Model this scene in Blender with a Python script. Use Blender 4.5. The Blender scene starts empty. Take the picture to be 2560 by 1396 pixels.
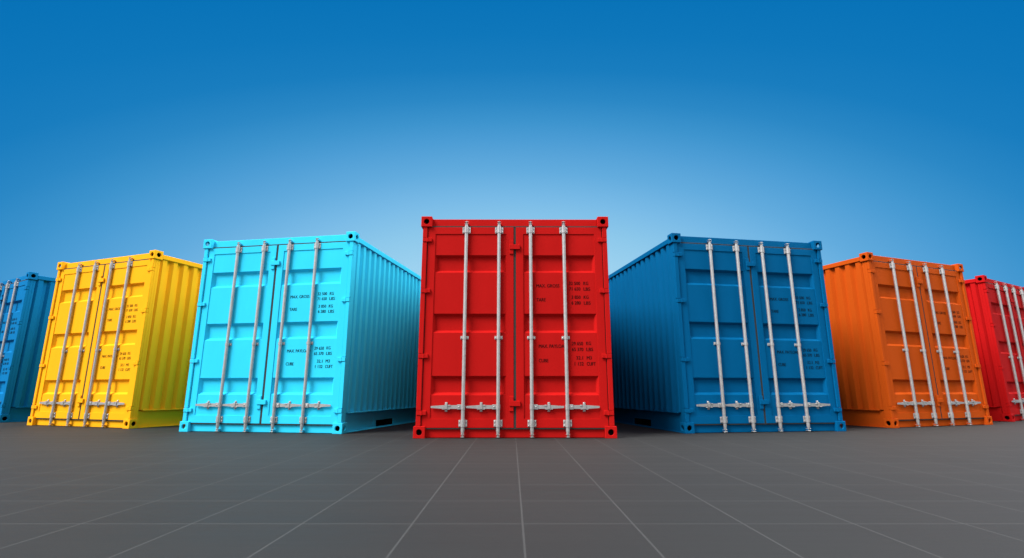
import bpy, bmesh, math, random
from mathutils import Vector, Matrix

random.seed(7)
S = bpy.context.scene
COL = S.collection
PI = math.pi
R = math.radians

# ------------------------------------------------------------------ materials
def new_mat(name):
    m = bpy.data.materials.new(name)
    m.use_nodes = True
    nt = m.node_tree
    return m, nt, nt.nodes['Principled BSDF']

def node(nt, kind, **kw):
    n = nt.nodes.new(kind)
    for k, v in kw.items():
        setattr(n, k, v)
    return n

def math_node(nt, op, a, b=None, c=None, clamp=False):
    n = nt.nodes.new('ShaderNodeMath'); n.operation = op; n.use_clamp = clamp
    for i, v in enumerate((a, b, c)):
        if v is None: continue
        if isinstance(v, (int, float)): n.inputs[i].default_value = v
        else: nt.links.new(v, n.inputs[i])
    return n.outputs[0]

def paint(name, col, rough=0.66, vary=0.05, spec=0.025):
    """sprayed container paint: slight tone mottling, faint streaks, orange-peel bump"""
    m, nt, b = new_mat(name)
    L = nt.links
    tc = node(nt, 'ShaderNodeTexCoord')
    mp = node(nt, 'ShaderNodeMapping'); mp.inputs['Scale'].default_value = (1.1, 1.1, 0.45)
    L.new(tc.outputs['Object'], mp.inputs['Vector'])
    n1 = node(nt, 'ShaderNodeTexNoise'); n1.inputs['Scale'].default_value = 2.2
    n1.inputs['Detail'].default_value = 6; n1.inputs['Roughness'].default_value = 0.62
    L.new(mp.outputs[0], n1.inputs['Vector'])
    mr = node(nt, 'ShaderNodeMapRange')
    mr.inputs[1].default_value = 0.3; mr.inputs[2].default_value = 0.7
    mr.inputs[3].default_value = 1 - vary; mr.inputs[4].default_value = 1 + vary * 0.6
    L.new(n1.outputs['Fac'], mr.inputs[0])
    vm = node(nt, 'ShaderNodeVectorMath', operation='SCALE')
    vm.inputs[0].default_value = col
    L.new(mr.outputs[0], vm.inputs['Scale'])
    L.new(vm.outputs[0], b.inputs['Base Color'])
    n2 = node(nt, 'ShaderNodeTexNoise'); n2.inputs['Scale'].default_value = 9
    n2.inputs['Detail'].default_value = 5
    L.new(tc.outputs['Object'], n2.inputs['Vector'])
    mr2 = node(nt, 'ShaderNodeMapRange')
    mr2.inputs[3].default_value = rough - 0.08; mr2.inputs[4].default_value = rough + 0.12
    L.new(n2.outputs['Fac'], mr2.inputs[0]); L.new(mr2.outputs[0], b.inputs['Roughness'])
    bp = node(nt, 'ShaderNodeBump'); bp.inputs['Strength'].default_value = 0.06
    bp.inputs['Distance'].default_value = 0.01
    L.new(n1.outputs['Fac'], bp.inputs['Height']); L.new(bp.outputs[0], b.inputs['Normal'])
    b.inputs['Specular IOR Level'].default_value = spec
    return m

def steel_mat():
    m, nt, b = new_mat('galvanised_steel')
    L = nt.links
    tc = node(nt, 'ShaderNodeTexCoord')
    n = node(nt, 'ShaderNodeTexNoise'); n.inputs['Scale'].default_value = 14; n.inputs['Detail'].default_value = 5
    L.new(tc.outputs['Object'], n.inputs['Vector'])
    cr = node(nt, 'ShaderNodeValToRGB')
    cr.color_ramp.elements[0].position = 0.3; cr.color_ramp.elements[0].color = (0.40, 0.40, 0.40, 1)
    cr.color_ramp.elements[1].position = 0.7; cr.color_ramp.elements[1].color = (0.49, 0.49, 0.49, 1)
    L.new(n.outputs['Fac'], cr.inputs[0]); L.new(cr.outputs[0], b.inputs['Base Color'])
    b.inputs['Metallic'].default_value = 0.5
    b.inputs['Roughness'].default_value = 0.26
    return m

def rubber_mat():
    m, nt, b = new_mat('door_seal_rubber')
    b.inputs['Base Color'].default_value = (0.042, 0.042, 0.041, 1)
    b.inputs['Roughness'].default_value = 0.8; b.inputs['Specular IOR Level'].default_value = 0.1
    return m

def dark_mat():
    m, nt, b = new_mat('hollow_inside_shade')  # near-black colour stands in for the shade inside castings and fork pockets
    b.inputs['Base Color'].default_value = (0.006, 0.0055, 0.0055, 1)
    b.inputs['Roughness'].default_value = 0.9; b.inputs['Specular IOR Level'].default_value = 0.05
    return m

TILE = 0.4675
def ground_mat():
    m, nt, b = new_mat('concrete_paving')
    L = nt.links
    geo = node(nt, 'ShaderNodeTexCoord')
    sp = node(nt, 'ShaderNodeSeparateXYZ'); L.new(geo.outputs['Object'], sp.inputs[0])
    def joint(src, off, half):
        a = math_node(nt, 'ADD', src, -off + TILE * 1000.5)
        a = math_node(nt, 'MODULO', a, TILE)
        a = math_node(nt, 'SUBTRACT', a, TILE / 2)
        a = math_node(nt, 'ABSOLUTE', a)
        mr = node(nt, 'ShaderNodeMapRange', interpolation_type='SMOOTHSTEP')
        mr.inputs[1].default_value = half * 0.6; mr.inputs[2].default_value = half * 1.4
        mr.inputs[3].default_value = 1; mr.inputs[4].default_value = 0
        L.new(a, mr.inputs[0])
        return mr.outputs[0]
    jx = joint(sp.outputs[0], 0.045, 0.0040)
    jy = joint(sp.outputs[1], 2.361, 0.0040)
    j = math_node(nt, 'MAXIMUM', jx, jy)
    # tone: soft large mottling, long trowel streaks across, slight slab-to-slab change
    nA = node(nt, 'ShaderNodeTexNoise'); nA.inputs['Scale'].default_value = 0.55; nA.inputs['Detail'].default_value = 6
    L.new(geo.outputs['Object'], nA.inputs['Vector'])
    mp = node(nt, 'ShaderNodeMapping'); mp.inputs['Scale'].default_value = (0.35, 5.0, 1)
    L.new(geo.outputs['Object'], mp.inputs['Vector'])
    nB = node(nt, 'ShaderNodeTexNoise'); nB.inputs['Scale'].default_value = 1.6; nB.inputs['Detail'].default_value = 6
    nB.inputs['Roughness'].default_value = 0.6
    L.new(mp.outputs[0], nB.inputs['Vector'])
    nC = node(nt, 'ShaderNodeTexNoise'); nC.inputs['Scale'].default_value = 140; nC.inputs['Detail'].default_value = 3
    L.new(geo.outputs['Object'], nC.inputs['Vector'])
    t = math_node(nt, 'MULTIPLY', nA.outputs['Fac'], 0.22)
    t = math_node(nt, 'MULTIPLY_ADD', nB.outputs['Fac'], 0.16, t)
    t = math_node(nt, 'MULTIPLY_ADD', nC.outputs['Fac'], 0.12, t)
    fl = node(nt, 'ShaderNodeVectorMath', operation='SNAP'); fl.inputs[1].default_value = (TILE, TILE, 50)
    sh = node(nt, 'ShaderNodeVectorMath', operation='ADD'); sh.inputs[1].default_value = (-0.045 + TILE * 1000, -2.361 + TILE * 1000, 25)
    L.new(geo.outputs['Object'], sh.inputs[0]); L.new(sh.outputs[0], fl.inputs[0])
    wn = node(nt, 'ShaderNodeTexWhiteNoise', noise_dimensions='3D'); L.new(fl.outputs[0], wn.inputs['Vector'])
    t = math_node(nt, 'MULTIPLY_ADD', wn.outputs['Value'], 0.05, t)
    t = math_node(nt, 'ADD', t, 0.72)
    base = node(nt, 'ShaderNodeMix', data_type='RGBA')
    base.inputs[6].default_value = GROUND + (1,)
    base.inputs[7].default_value = JOINT + (1,)
    L.new(j, base.inputs[0])
    vm = node(nt, 'ShaderNodeVectorMath', operation='SCALE')
    L.new(base.outputs[2], vm.inputs[0]); L.new(t, vm.inputs['Scale'])
    L.new(vm.outputs[0], b.inputs['Base Color'])
    mr = node(nt, 'ShaderNodeMapRange'); mr.inputs[3].default_value = 0.62; mr.inputs[4].default_value = 0.78
    L.new(nB.outputs['Fac'], mr.inputs[0]); L.new(mr.outputs[0], b.inputs['Roughness'])
    b.inputs['Specular IOR Level'].default_value = 0.18
    bp = node(nt, 'ShaderNodeBump'); bp.inputs['Strength'].default_value = 0.12; bp.inputs['Distance'].default_value = 0.004
    L.new(nC.outputs['Fac'], bp.inputs['Height']); L.new(bp.outputs[0], b.inputs['Normal'])
    return m

# ------------------------------------------------------------------ mesh builder
class MB:
    def __init__(s):
        s.v = []; s.f = []; s.sm = []; s.mi = []
    def face(s, pts, smooth=False, mi=0):
        n = len(s.v); s.v += [tuple(p) for p in pts]
        s.f.append(list(range(n, n + len(pts)))); s.sm.append(smooth); s.mi.append(mi)
    def box(s, x0, x1, y0, y1, z0, z1, bev=0.0025):
        """box with chamfered edges"""
        if x1 < x0: x0, x1 = x1, x0
        if y1 < y0: y0, y1 = y1, y0
        if z1 < z0: z0, z1 = z1, z0
        bm = bmesh.new()
        vs = [bm.verts.new((x, y, z)) for x in (x0, x1) for y in (y0, y1) for z in (z0, z1)]
        for q in ((0, 1, 3, 2), (4, 6, 7, 5), (0, 4, 5, 1), (2, 3, 7, 6), (0, 2, 6, 4), (1, 5, 7, 3)):
            bm.faces.new([vs[i] for i in q])
        bev = min(bev, 0.3 * min(x1 - x0, y1 - y0, z1 - z0))
        if bev > 0:
            bmesh.ops.bevel(bm, geom=bm.edges[:], offset=bev, segments=1, profile=0.5, affect='EDGES')
        s.add(bm); bm.free()
    def add(s, bm):
        n = len(s.v)
        bm.verts.index_update()
        s.v += [tuple(v.co) for v in bm.verts]
        for f in bm.faces:
            s.f.append([n + v.index for v in f.verts]); s.sm.append(f.smooth); s.mi.append(0)
    def lathe(s, p, axis, prof, seg=20):
        """prof: list of (t along axis, radius); smooth walls, hard rings, closed ends"""
        p = Vector(p); a = Vector(axis).normalized()
        u = a.orthogonal().normalized(); w = a.cross(u)
        def ring(t, r):
            return [p + a * t + (u * math.cos(2 * PI * i / seg) + w * math.sin(2 * PI * i / seg)) * r for i in range(seg)]
        for (t0, r0), (t1, r1) in zip(prof, prof[1:]):
            n = len(s.v); s.v += [tuple(q) for q in ring(t0, r0) + ring(t1, r1)]
            for i in range(seg):
                k = (i + 1) % seg
                s.f.append([n + i, n + k, n + seg + k, n + seg + i]); s.sm.append(True); s.mi.append(0)
        s.face(list(reversed(ring(*prof[0])))); s.face(ring(*prof[-1]))
    def prism(s, poly, axis, a0, a1):
        """poly in the two other axes (in xyz order), extruded from a0 to a1 along axis"""
        def P(q, t):
            q = list(q); q.insert(axis, t); return tuple(q)
        s.face([P(q, a0) for q in poly]); s.face([P(q, a1) for q in reversed(poly)])
        for q, r in zip(poly, poly[1:] + poly[:1]):
            s.face([P(q, a0), P(q, a1), P(r, a1), P(r, a0)])
    def mirrored(s):
        m = MB(); m.v = [(-x, y, z) for x, y, z in s.v]
        m.f = [list(reversed(f)) for f in s.f]; m.sm = list(s.sm); m.mi = list(s.mi)
        return m
    def build(s, name, mats, parent=None, recalc=True):
        me = bpy.data.meshes.new(name)
        me.from_pydata(s.v, [], s.f)
        for p, sm, mi in zip(me.polygons, s.sm, s.mi):
            p.use_smooth = sm; p.material_index = mi
        if recalc:
            bm = bmesh.new(); bm.from_mesh(me)
            bmesh.ops.recalc_face_normals(bm, faces=bm.faces[:])
            bm.to_mesh(me); bm.free()
        for m in (mats if isinstance(mats, (list, tuple)) else [mats]):
            me.materials.append(m)
        o = bpy.data.objects.new(name, me)
        COL.objects.link(o)
        if parent: o.parent = parent
        return o

# ------------------------------------------------------------------ palette
SKY_V, FILL_LOBE, FILL_AZ = 0.8, 37.0, 107.0
GROUND = (0.0198, 0.0206, 0.0207)
JOINT = (0.0425, 0.0440, 0.0442)
PAINTS = {
    'red':        paint('red_paint',        (0.445, 0.0085, 0.0078)),
    'turquoise':  paint('turquoise_paint',  (0.032, 0.6, 0.88)),
    'yellow':     paint('yellow_paint',     (0.9, 0.41, 0.011)),
    'sky_blue':   paint('sky_blue_paint',   (0.003, 0.155, 0.39)),
    'deep_blue':  paint('deep_blue_paint',  (0.0004, 0.1, 0.258)),
    'orange':     paint('orange_paint',     (0.50, 0.073, 0.006)),
    'crimson':    paint('crimson_paint',    (0.43, 0.0075, 0.0085)),
}
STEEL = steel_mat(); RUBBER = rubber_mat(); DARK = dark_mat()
INKS = {}
for k, c in (('red', (0.038, 0.003, 0.003)), ('turquoise', (0.005, 0.040, 0.056)), ('yellow', (0.11, 0.045, 0.004)),
             ('sky_blue', (0.001, 0.018, 0.040)), ('deep_blue', (0.001, 0.014, 0.032)), ('orange', (0.045, 0.010, 0.002)),
             ('crimson', (0.038, 0.003, 0.003))):
    m, nt, b = new_mat('lettering_' + k)
    b.inputs['Base Color'].default_value = c + (1,); b.inputs['Roughness'].default_value = 0.7; b.inputs['Specular IOR Level'].default_value = 0.05
    INKS[k] = m
P0 = PAINTS['red']; I0 = INKS['red']

# ------------------------------------------------------------------ container
W, H, LEN, CA = 2.438, 2.782, 6.058, 0.140
HW = W / 2
root = bpy.data.objects.new('shipping_container', None)
COL.objects.link(root)

# corner castings: hollow steel boxes with round holes to the front, the side and the top or bottom
def casting(sx, front, upper):
    mb = MB()
    e = CA; th = 0.024; r = 0.036; n = 32; ch = 0.004
    # local cube 0..e on each axis; x=0 is the outer side, y=0 the outer end, z=0 the outer (top/bottom) face
    def holed(ax):
        o = [i for i in range(3) if i != ax]
        def P(a, b, d):
            q = [0, 0, 0]; q[ax] = d; q[o[0]] = a; q[o[1]] = b; return q
        def sq(t, lo, hi):
            c, s_ = math.cos(t), math.sin(t); k = max(abs(c), abs(s_)); m_ = (lo + hi) / 2; h_ = (hi - lo) / 2
            return (m_ + c / k * h_, m_ + s_ / k * h_)
        cx = e * 0.50
        ra, rb = (r, r) if ax != 2 else (r, r * 1.2)
        for i in range(n):
            t0 = 2 * PI * (i + .5) / n + PI / 4 - PI / n; t1 = t0 + 2 * PI / n
            c0 = (cx + ra * math.cos(t0), cx + rb * math.sin(t0)); c1 = (cx + ra * math.cos(t1), cx + rb * math.sin(t1))
            b0 = (cx + (ra + .003) * math.cos(t0), cx + (rb + .003) * math.sin(t0)); b1 = (cx + (ra + .003) * math.cos(t1), cx + (rb + .003) * math.sin(t1))
            s0, s1 = sq(t0, ch, e - ch), sq(t1, ch, e - ch)
            i0, i1 = sq(t0, th, e - th), sq(t1, th, e - th)
            mb.face([P(*s0, 0), P(*s1, 0), P(*b1, 0), P(*b0, 0)])
            mb.face([P(*b0, 0), P(*b1, 0), P(*c1, .003), P(*c0, .003)])
            mb.face([P(*c0, .003), P(*c1, .003), P(*c1, th), P(*c0, th)], mi=0)
            mb.face([P(*c0, th), P(*c1, th), P(*i1, th), P(*i0, th)], mi=1)
    def plain(ax, d, lo, hi, mi):
        o = [i for i in range(3) if i != ax]
        q = []
        for a, b in ((lo, lo), (hi, lo), (hi, hi), (lo, hi)):
            p = [0, 0, 0]; p[ax] = d; p[o[0]] = a; p[o[1]] = b; q.append(p)
        mb.face(q, mi=mi)
    for ax in range(3):
        if ax < 2: holed(ax)
        else: plain(ax, 0, ch, e - ch, 0); plain(ax, th, th, e - th, 1)
        plain(ax, e, ch, e - ch, 0); plain(ax, e - th, th, e - th, 1)
    # chamfers along the twelve edges and eight corners
    for ax in range(3):
        o = [i for i in range(3) if i != ax]
        for s0 in (0, 1):
            for s1 in (0, 1):
                def Q(t, a, b):
                    p = [0, 0, 0]; p[ax] = t; p[o[0]] = a; p[o[1]] = b; return p
                A0 = e if s0 else 0; A1 = e - ch if s0 else ch
                B0 = e if s1 else 0; B1 = e - ch if s1 else ch
                mb.face([Q(ch, A0, B1), Q(e - ch, A0, B1), Q(e - ch, A1, B0), Q(ch, A1, B0)])
    for X in (0, 1):
        for Y in (0, 1):
            for Z in (0, 1):
                f = lambda s_, i: (e - ch if s_ else ch) if i else (e if s_ else 0)
                mb.face([(f(X, 0), f(Y, 1), f(Z, 1)), (f(X, 1), f(Y, 0), f(Z, 1)), (f(X, 1), f(Y, 1), f(Z, 0))])
    def M(p):
        x = (HW - p[0]) * sx
        y = p[1] if front else LEN - p[1]
        z = H - p[2] if upper else p[2]
        return (x, y, z)
    mb.v = [M(p) for p in mb.v]
    bm = None
    o = mb.build('corner_casting', [P0, DARK], root, recalc=False)
    # make outward normals consistent with the mirroring
    me = o.data
    return o

for front in (True, False):
    for upper in (False, True):
        for sx in (-1, 1):
            casting(sx, front, upper)

HZ = (0.295, 0.976, 1.796, 2.467)          # hinge heights
ZB, ZT = CA, H - CA
for sx in (-1, 1):
    # front corner post: outer strip cut at the hinges, deeper inner web that carries the door seal
    mb = MB()
    zs = [ZB + .002] + [q for z in HZ for q in (z - .0305, z + .0305)] + [ZT - .002]
    for i in range(0, len(zs), 2):
        mb.box(sx * 1.1945, sx * 1.1370, .012, .0520, zs[i], zs[i + 1], .004)
    for z in HZ:
        mb.box(sx * 1.1935, sx * 1.1380, .014, .0515, z - .0265, z + .0265, .003)
    mb.box(sx * 1.1940, sx * 1.1365, .0525, .0930, ZB + .002, ZT - .002, .002)
    mb.box(sx * 1.1930, sx * 1.1000, .0935, .1280, ZB + .003, ZT - .003, .003)
    mb.build('corner_post', P0, root)
for sx in (-1, 1):
    mb = MB(); mb.box(sx * 1.198, sx * 1.08, LEN - .14, LEN - .01, ZB + .002, ZT - .002, .004)
    mb.build('corner_post', P0, root)

RF = .032                                   # depth of the door frame faces behind the castings
RL = .058                                   # and of the end rails
mb = MB()
mb.box(-HW + CA + .001, HW - CA - .001, RL, .150, 2.661, 2.760, .004)
mb.build('top_end_rail', P0, root)
mb = MB()
mb.box(-HW + CA + .001, HW - CA - .001, RL, .150, .004, .104, .004)
mb.build('bottom_end_rail', P0, root)
mb = MB()
mb.box(-HW + CA + .001, HW - CA - .001, LEN - .14, LEN - .02, 2.661, 2.764, .004)
mb.build('top_end_rail', P0, root)
mb = MB()
mb.box(-HW + CA + .001, HW - CA - .001, LEN - .14, LEN - .02, .004, .16, .004)
mb.build('bottom_end_rail', P0, root)

Y0, Y1 = CA + .001, LEN - CA - .001
for sx in (-1, 1):
    mb = MB()
    mb.box(sx * (HW - .006), sx * (HW - .078), Y0, Y1, 2.660, 2.734, .005)
    mb.build('top_side_rail', P0, root)
    # bottom side rail: recessed web with two fork pockets, foot flange, lip under the wall
    mb = MB()
    xo, xi = sx * (HW - .052), sx * (HW - .062)
    pk = [(1.165, 1.835), (LEN - 1.835, LEN - 1.165)]
    seams = [1.074, LEN - 1.074]
    zl, zh = .022, .118
    mb.box(xo, xi, Y0, Y1, zh, .2540, 0)
    for a, b_ in ((Y0, pk[0][0]), (pk[0][1], pk[1][0]), (pk[1][1], Y1)):
        mb.box(xo, xi, a, b_, zl + .0005, zh - .0005, 0)
    mb.box(xo, xi, Y0, Y1, .0125, zl - .0003, 0)
    for y in seams:                        # weld seam bead with its plate edge
        mb.box(sx * (HW - .0475), sx * (HW - .0515), y - .006, y + .006, .014, .252, .001)
    mb.box(sx * (HW - .010), sx * (HW - .10), Y0, Y1, .002, .0120, .002)
    mb.box(sx * (HW - .010), sx * (HW - .08), Y0 + .05, Y1 - .05, .2545, .2680, .002)
    rail = mb.build('bottom_side_rail', P0, root)
    for a, b_ in pk:                       # fork pockets: tunnels running in under the floor, their unlit darkness put into the colour
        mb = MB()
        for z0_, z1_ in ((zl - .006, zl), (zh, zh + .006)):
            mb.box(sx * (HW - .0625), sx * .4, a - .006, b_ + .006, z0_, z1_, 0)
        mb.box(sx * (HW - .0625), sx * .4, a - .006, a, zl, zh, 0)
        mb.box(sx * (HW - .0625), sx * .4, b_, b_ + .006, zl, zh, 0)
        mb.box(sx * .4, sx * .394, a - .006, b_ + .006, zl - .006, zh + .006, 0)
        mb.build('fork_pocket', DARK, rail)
    # corrugated side wall
    mb = MB()
    pitch = .1850; out, inn = HW - .023, HW - .072
    pts = []
    y = .130
    while y + pitch < LEN - .13:
        pts += [(y, inn), (y + .040, out), (y + .110, out), (y + .140, inn)]
        y += pitch
    pts.append((LEN - .12, inn))
    za, zb = .2685, 2.6595
    for (ya, xa), (yb, xb) in zip(pts, pts[1:]):
        mb.face([(sx * xa, ya, za), (sx * xb, yb, za), (sx * xb, yb, zb), (sx * xa, ya, zb)])
    mb.face([(sx * (inn - .03), .13, za), (sx * (inn - .03), LEN - .12, za), (sx * (inn - .03), LEN - .12, zb), (sx * (inn - .03), .13, zb)])
    mb.build('side_wall', P0, root, recalc=False)

# roof (shallow corrugation), rear wall, floor
mb = MB()
pts = []; y = .15
while y + .209 < LEN - .15:
    pts += [(y, 2.722), (y + .03, 2.742), (y + .12, 2.742), (y + .15, 2.722)]
    y += .209
pts.append((LEN - .14, 2.722))
for (ya, a), (yb, b_) in zip(pts, pts[1:]):
    mb.face([(-HW + .079, ya, a), (HW - .079, ya, a), (HW - .079, yb, b_), (-HW + .079, yb, b_)])
mb.build('roof', P0, root, recalc=False)
mb = MB()
pts = []; x = -1.07
while x + .25 < 1.07:
    pts += [(x, LEN - .09), (x + .05, LEN - .045), (x + .125, LEN - .045), (x + .175, LEN - .09)]
    x += .25
pts.append((1.07, LEN - .09))
for (xa, a), (xb, b_) in zip(pts, pts[1:]):
    mb.face([(xa, a, .161), (xb, b_, .161), (xb, b_, 2.6605), (xa, a, 2.6605)])
mb.build('end_wall', P0, root, recalc=False)
mb = MB(); mb.box(-HW + .09, HW - .09, .152, LEN - .16, .165, .20, 0)
mb.build('floor', P0, root)

# ---- doors
GZ = ((.503, .735), (1.265, 1.507), (2.037, 2.269))
BARX = (0.629, 0.205)                      # locking bars, distance from the container's middle
RODY = .011; RODR = .0222
def door(sx):
    xo, xi = 1.128, (.0165 if sx < 0 else .0145)
    zb, zt = .119, 2.642
    pxo, pxi = 1.031, .108                 # panel field
    pzb, pzt = .223, 2.551
    PF = RF + .009                         # panel face
    mb = MB()
    B = .003
    def loop(ox, ix, z0, z1, d):
        return [(sx * ox, d, z0), (sx * ix, d, z0), (sx * ix, d, z1), (sx * ox, d, z1)]
    loops = [loop(xo, xi, zb, zt, .115), loop(xo, xi, zb, zt, RF + B), loop(xo - B, xi + B, zb + B, zt - B, RF),
             loop(pxo, pxi, pzb, pzt, RF), loop(pxo - .001, pxi + .001, pzb + .001, pzt - .001, RF + .001), loop(pxo - .001, pxi + .001, pzb + .001, pzt - .001, PF + .012)]
    for p, q in zip(loops, loops[1:]):
        for i in range(4):
            k = (i + 1) % 4
            mb.face([p[i], p[k], q[k], q[i]])
    # pressed panel with three sunken bands, sloped on all sides
    bv, g = .033, .040
    xs = [pxo + .004, pxo - .003, pxo - .003 - bv, pxi + .003 + bv, pxi + .003, pxi - .004]
    zs = [pzb - .004]
    for a, b_ in GZ: zs += [a, a + bv, b_ - bv, b_]
    zs.append(pzt + .004)
    def dep(i, k):
        return PF + (g if (i in (2, 3) and k in (2, 3, 6, 7, 10, 11)) else 0)
    for i in range(5):
        for k in range(len(zs) - 1):
            q = [(i, k), (i + 1, k), (i + 1, k + 1), (i, k + 1)]
            p = [(sx * xs[a], dep(a, b_), zs[b_]) for a, b_ in q]
            deep = [n for n in range(4) if p[n][1] > PF + .01]
            if len(deep) == 1:             # hip corner: split from the deep corner outward
                d = deep[0]
                mb.face([p[d], p[(d + 1) % 4], p[(d + 2) % 4]]); mb.face([p[d], p[(d + 2) % 4], p[(d + 3) % 4]])
            else:
                mb.face(p)
    o = mb.build('door', P0, root)
    # seal strips
    g_ = MB()
    gx = HW - CA - .002
    g_.box(sx * 1.128, sx * .0, RF + .004, .112, 2.6425, 2.6605, .002)
    g_.box(sx * 1.128, sx * .0, RF + .004, .112, .1045, .1185, .002)
    g_.box(sx * 1.1362, sx * 1.1285, .040, .0925, .141, 2.641, .002)
    if sx > 0:
        g_.box(-.0160, .0140, RF + .006, .110, .1190, 2.6420, .002)
    g_.build('door_seal', RUBBER, o)
    # hinges
    for z in HZ:
        h = MB()
        h.box(sx * 1.1925, sx * 1.112, .0045, .0135, z - .0265, z + .0265, .003)
        h.box(sx * 1.1360, sx * 1.074, .008, RF - .0005, z - .0260, z + .0260, .004)
        h.lathe((sx * 1.132, .0130, z - .0275), (0, 0, 1), [(0, .012), (.055, .012)], 16)
        h.build('hinge', P0, o)
    for cx in BARX:
        x = sx * cx + (.0 if sx < 0 else .004 if cx > .5 else -.002)
        # bar
        r = MB()
        r.lathe((x, RODY, .078), (0, 0, 1), [(0, RODR), (2.566, RODR)], 24)
        r.lathe((x, RODY, .066), (0, 0, 1), [(0, RODR * .93), (.012, RODR * .93)], 24)
        r.lathe((x, RODY, 2.644), (0, 0, 1), [(0, RODR * .93), (.012, RODR * .93)], 24)
        r.build('locking_bar', STEEL, o)
        # brackets
        for z0, z1, hw, cr in ((.130, .213, .052, .0280), (1.183, 1.223, .051, .0272), (2.556, 2.640, .052, .0288)):
            k = MB()
            fy = RF - .0006 if z0 < .2 or z0 > 2.5 else RF + .0085
            k.box(x - hw, x + hw, fy - .010, fy, z0, z1, .003)
            k.lathe((x, RODY, z0 + .001), (0, 0, 1), [(0, cr), (z1 - z0 - .002, cr)], 24)
            k.box(x - cr * .96, x + cr * .96, RODY, fy - .008, z0 + .002, z1 - .002, .003)
            hs = (z0 + .018, z1 - .018) if z1 - z0 > .05 else ((z0 + z1) / 2,)
            for bz in hs:
                for bx in (-1, 1):
                    k.lathe((x + bx * (hw - .012), fy - .0095, bz), (0, -1, 0), [(0, .0085), (.005, .0085), (.008, .005)], 10)
            k.build('bar_bracket', STEEL, o)
        # cams at both ends, keepers on the rails
        for up in (False, True):
            k = MB()
            z = 2.656 if up else .066
            d = 1 if up else -1
            ax = (0, 0, d)
            k.lathe((x, RODY, z), ax, [(0, .0185), (.014, .0185)], 20)
            k.lathe((x, RODY, z + d * .014), ax, [(0, .010), (.045, .010)], 14)
            for t in (.020, .046):
                za_, zb_ = sorted((z + d * t, z + d * (t + .007)))
                k.box(x - .0225, x + .0225, RODY - .017, RODY + .030, za_, zb_, .002)
            k.build('cam', STEEL, o)
            k = MB()
            za_, zb_ = sorted((z + d * .0285, z + d * .0445))
            k.box(x - .020, x - .0108, RODY - .010, RL - .0005, za_, zb_, .002)
            k.box(x + .0108, x + .020, RODY - .010, RL - .0005, za_, zb_, .002)
            k.box(x - .020, x + .020, RODY + .012, RL - .0006, za_ + .001, zb_ - .001, .002)
            k.build('cam_keeper', P0, o)
        # handle: hub clamp on the bar, tapering blade pointing to the door's outer side on the left door, outward on the right
        dirx = -1 if sx < 0 else 1
        k = MB()
        zc = .3645
        hx0, hx1 = x + dirx * .026, x + dirx * .073
        k.box(hx0, hx1, RODY - .006, RODY + .024, zc - .029, zc + .029, .003)
        k.lathe((x + dirx * .050, RODY - .006, zc), (0, -1, 0), [(0, .010), (.004, .010), (.006, .006)], 12)
        k.lathe((x, RODY, zc - .030), (0, 0, 1), [(0, RODR + .0035), (.060, RODR + .0035)], 24)
        b0, b1 = x + dirx * .073, x + dirx * .390
        mid = x + dirx * .235
        poly = [(b0, zc - .0215), (mid, zc - .0215), (b1, zc - .0115), (b1, zc + .0115), (mid, zc + .0215), (b0, zc + .0215)]
        k.prism([(p[0], p[1]) for p in poly], 1, RODY + .002, RODY + .012)
        k.build('handle', STEEL, o)
        k = MB()
        cxk = x + dirx * .2065
        fy = RF + .0085
        k.box(cxk - .016, cxk + .016, fy - .008, fy, zc - .057, zc + .055, .004)
        k.box(cxk - .0165, cxk + .0165, RODY - .006, RODY - .001, zc - .024, zc + .027, .002)
        k.box(cxk - .016, cxk + .016, RODY - .006, fy - .006, zc + .024, zc + .031, .002)
        k.box(cxk - .047, cxk + .047, RODY - .004, fy - .006, zc - .0300, zc - .0235, .002)
        k.box(cxk + dirx * -.055, cxk + dirx * -.025, RODY - .005, RODY + .0012, zc + .010, zc + .026, .002)
        for bz in (-.043, .042):
            k.lathe((cxk, fy - .0078, zc + bz), (0, -1, 0), [(0, .010), (.006, .010), (.010, .006)], 12)
        k.build('handle_catch', STEEL, o)
    if sx < 0:
        # overlap plates that keep the two doors in line
        for zc in (2.3725, .4055):
            k = MB()
            k.box(-.0705, -.0185, .016, RF - .0005, zc - .092, zc + .083, .003)
            k.box(-.0715, .0645, .006, .0155, zc - .032, zc + .031, .004)
            k.box(.0150, .0640, .0155, RF - .002, zc - .031, zc + .030, .003)
            k.build('overlap_plate', P0, o)
    return o

door(-1)
right_door = door(1)

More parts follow.
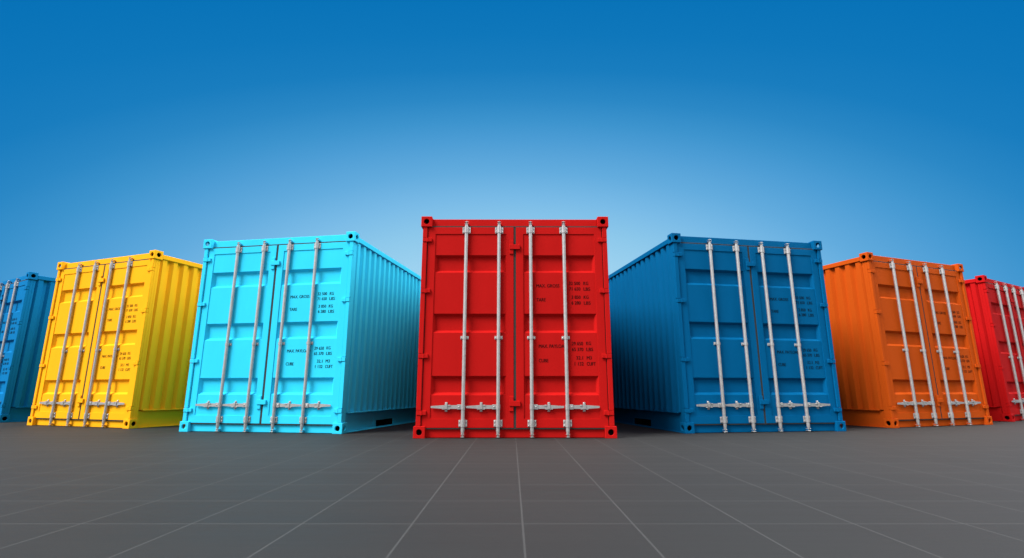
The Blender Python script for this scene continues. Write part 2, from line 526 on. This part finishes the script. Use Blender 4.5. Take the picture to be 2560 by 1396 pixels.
# ---- lettering on the right door
TEXT = [('MAX. GROSS', .273, .568, 1.844), ('32 500', .690, .834, 1.876), ('KG', .874, .937, 1.876), ('71 650', .692, .835, 1.804), ('LBS', .874, .959, 1.803),
        ('TARE', .274, .391, 1.664), ('2 850', .717, .835, 1.697), ('KG', .873, .936, 1.697), ('6 280', .716, .835, 1.624), ('LBS', .873, .960, 1.622),
        ('MAX. PAYLOAD', .296, .650, 1.078), ('29 650', .707, .849, 1.110), ('KG', .887, .948, 1.113), ('65 370', .708, .850, 1.038), ('LBS', .887, .972, 1.038),
        ('CUBE', .294, .414, .900), ('32.1', .759, .843, .934), ('M3', .889, .952, .935), ('1 132', .737, .849, .861), ('CUFT', .887, .998, .860)]
tb = MB()
for s, x0, x1, zb in TEXT:
    cu = bpy.data.curves.new('text', 'FONT'); cu.body = s; cu.size = .1; cu.resolution_u = 3
    to = bpy.data.objects.new('text', cu); COL.objects.link(to)
    bpy.context.view_layer.update()
    me = to.evaluated_get(bpy.context.evaluated_depsgraph_get()).to_mesh()
    xs = [v.co.x for v in me.vertices]; ys = [v.co.y for v in me.vertices if True]
    ax0, ax1, ay0, ay1 = min(xs), max(xs), min(ys), max(ys)
    for dx, dd in ((0, 0), (.0028, .0003)):         # second pass thickens the strokes
        n = len(tb.v)
        for v in me.vertices:
            tb.v.append((x0 + dx + (v.co.x - ax0) / (ax1 - ax0) * (x1 - x0 - .0028), RF + .0072 + dd, zb + (v.co.y - ay0) / (ay1 - ay0) * .0425))
        for p in me.polygons:
            tb.f.append([n + i for i in p.vertices]); tb.sm.append(False); tb.mi.append(0)
    bpy.data.objects.remove(to); bpy.data.curves.remove(cu)
tb.build('lettering', I0, right_door, recalc=False)

# ---- place the seven containers
def tree(o):
    for c in o.children:
        yield c
        yield from tree(c)
def copy_tree(o, parent=None):
    c = o.copy(); COL.objects.link(c)
    if parent: c.parent = parent
    for ch in o.children: copy_tree(ch, c)
    return c
def recolour(r, key):
    for o in tree(r):
        sl = o.material_slots[0]
        src = o.data.materials[0]
        m = PAINTS[key] if src == P0 else INKS[key] if src == I0 else src
        sl.link = 'OBJECT'; sl.material = m

PLACES = [
    ('red',       0.0371,  6.4275,  -0.21, 'bright red shipping container in the middle, nearest, its closed doors facing straight ahead'),
    ('turquoise', -3.4361, 7.2757,   9.79, 'light turquoise shipping container between the yellow one and the middle red one'),
    ('yellow',    -6.8914, 8.4671,  19.96, 'yellow shipping container, its ribbed right side running behind the turquoise one'),

    ('sky_blue',  -10.2555, 10.2201, 30.0,  'light blue shipping container beyond the yellow one, cut off by the left picture edge'),
    ('deep_blue', 3.4984,  7.3452,  -9.78, 'deep blue shipping container between the middle red one and the orange one'),
    ('orange',    6.9535,  8.6031, -20.23, 'orange shipping container between the deep blue one and the red one at the edge'),
    ('crimson',   10.3018, 10.4943, -29.61, 'red shipping container beyond the orange one, cut off by the right picture edge'),
]
roots = [root] + [copy_tree(root) for _ in PLACES[1:]]
for r, (key, x, y, a, label) in zip(roots, PLACES):
    r.location = (x, y, 0); r.rotation_euler = (0, 0, -R(a))
    r['label'] = label; r['category'] = 'container'; r['group'] = 'shipping containers set out in a fan'
    recolour(r, key)

# ------------------------------------------------------------------ ground
mb = MB()
n_ = 24; ext = 600
mb.face([(-ext, -ext, 0), (ext, -ext, 0), (ext, ext, 0), (-ext, ext, 0)])
g = mb.build('ground', ground_mat(), None)
g['kind'] = 'structure'

# ------------------------------------------------------------------ sky and sun
EXPO = 1.12
SUN_AZ, SUN_EL = -57.0, 50.0               # azimuth from the direction behind the camera, to its left
w = bpy.data.worlds.new('World'); S.world = w
w.use_nodes = True
nt = w.node_tree; L = nt.links
bg = nt.nodes['Background']; bg.inputs['Strength'].default_value = 0.1
sky = node(nt, 'ShaderNodeTexSky', sky_type='NISHITA')
sky.sun_disc = False
sky.sun_elevation = R(SUN_EL)
sd = Vector((math.sin(R(SUN_AZ)) * math.cos(R(SUN_EL)), -math.cos(R(SUN_AZ)) * math.cos(R(SUN_EL)), math.sin(R(SUN_EL))))
sky.sun_rotation = math.atan2(sd.x, sd.y) % (2 * PI)
sky.air_density = 1.0; sky.dust_density = 2.0; sky.ozone_density = 1.0
tc = node(nt, 'ShaderNodeTexCoord')
nv = node(nt, 'ShaderNodeVectorMath', operation='NORMALIZE'); L.new(tc.outputs['Generated'], nv.inputs[0])
sp = node(nt, 'ShaderNodeSeparateXYZ'); L.new(nv.outputs[0], sp.inputs[0])
el = math_node(nt, 'ARCSINE', math_node(nt, 'MAXIMUM', sp.outputs[2], 0.0))
az = math_node(nt, 'ARCTAN2', sp.outputs[0], sp.outputs[1])
# clear sky ahead: pale over the yard's far side, deepening with height and to both sides
azk = math_node(nt, 'MULTIPLY', az, 0.60)
q = math_node(nt, 'SQRT', math_node(nt, 'ADD', math_node(nt, 'MULTIPLY', el, el), math_node(nt, 'MULTIPLY', azk, azk)))
t = math_node(nt, 'DIVIDE', q, R(50.0), clamp=True)
ramp = node(nt, 'ShaderNodeValToRGB'); cr = ramp.color_ramp
def lin(c): return tuple(((v / 255) / 12.92 if v / 255 <= .04045 else ((v / 255 + .055) / 1.055) ** 2.4) for v in c) + (1,)
STOPS = [(0.0, (190, 225, 245)), (0.15, (178, 220, 243)), (0.30, (156, 209, 239)), (0.36, (141, 200, 235)), (0.42, (122, 187, 231)), (0.48, (99, 172, 222)), (0.546, (76, 157, 213)),
         (0.584, (61, 148, 206)), (0.63, (43, 136, 198)), (0.686, (25, 125, 191)), (0.75, (15, 119, 187)), (0.812, (9, 115, 184)), (0.9, (4, 109, 182)), (1.0, (3, 105, 178))]
for i, (p, c) in enumerate(STOPS):
    e = cr.elements[i] if i < 2 else cr.elements.new(p)
    e.position = p; e.color = lin(c)
L.new(t, ramp.inputs[0])
x10 = node(nt, 'ShaderNodeVectorMath', operation='SCALE'); x10.inputs['Scale'].default_value = 10.0 / 2 ** EXPO
L.new(ramp.outputs[0], x10.inputs[0])
mf = node(nt, 'ShaderNodeMapRange', interpolation_type='SMOOTHSTEP')
mf.inputs[1].default_value = R(43); mf.inputs[2].default_value = R(64)
L.new(q, mf.inputs[0])
hs = node(nt, 'ShaderNodeHueSaturation'); hs.inputs['Saturation'].default_value = 0.25; hs.inputs['Value'].default_value = SKY_V
L.new(sky.outputs[0], hs.inputs['Color'])
# added bright sky lobe, out of view on the right, fills right-facing sides
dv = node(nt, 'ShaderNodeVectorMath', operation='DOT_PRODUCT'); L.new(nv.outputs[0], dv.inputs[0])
ba, be = R(FILL_AZ), R(45)
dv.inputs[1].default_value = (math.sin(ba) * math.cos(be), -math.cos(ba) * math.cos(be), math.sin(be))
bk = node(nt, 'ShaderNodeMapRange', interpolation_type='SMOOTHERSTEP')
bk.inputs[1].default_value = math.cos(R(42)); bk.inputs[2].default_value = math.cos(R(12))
bk.inputs[3].default_value = 0.0; bk.inputs[4].default_value = FILL_LOBE
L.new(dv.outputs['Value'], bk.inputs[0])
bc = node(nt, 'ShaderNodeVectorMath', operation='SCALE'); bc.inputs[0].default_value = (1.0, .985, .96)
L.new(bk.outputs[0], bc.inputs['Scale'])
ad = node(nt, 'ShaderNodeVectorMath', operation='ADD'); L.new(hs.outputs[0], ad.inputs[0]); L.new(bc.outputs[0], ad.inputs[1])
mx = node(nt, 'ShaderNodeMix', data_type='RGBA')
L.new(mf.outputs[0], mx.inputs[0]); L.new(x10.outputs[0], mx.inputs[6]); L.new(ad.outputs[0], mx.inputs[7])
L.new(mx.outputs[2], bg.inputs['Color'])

ld = bpy.data.lights.new('sun', 'SUN'); ld.energy = 2.5; ld.angle = R(27); ld.color = (1, .97, .92)
lo = bpy.data.objects.new('sun', ld); COL.objects.link(lo)
lo.rotation_euler = sd.to_track_quat('Z', 'Y').to_euler()
lo.location = sd * 60

# ------------------------------------------------------------------ camera
cd = bpy.data.cameras.new('camera'); cd.sensor_fit = 'HORIZONTAL'; cd.sensor_width = 36
cd.lens = 1293.44 / 2560 * 36
cd.clip_start = .05; cd.clip_end = 3000
co = bpy.data.objects.new('camera', cd); COL.objects.link(co)
co.location = (0, 0, .5474); co.rotation_euler = (R(90 + 12.2677), 0, 0)
S.camera = co
S.view_settings.view_transform = 'Standard'; S.view_settings.look = 'None'
S.view_settings.exposure = EXPO; S.view_settings.gamma = 1
S.cycles.max_bounces = 8
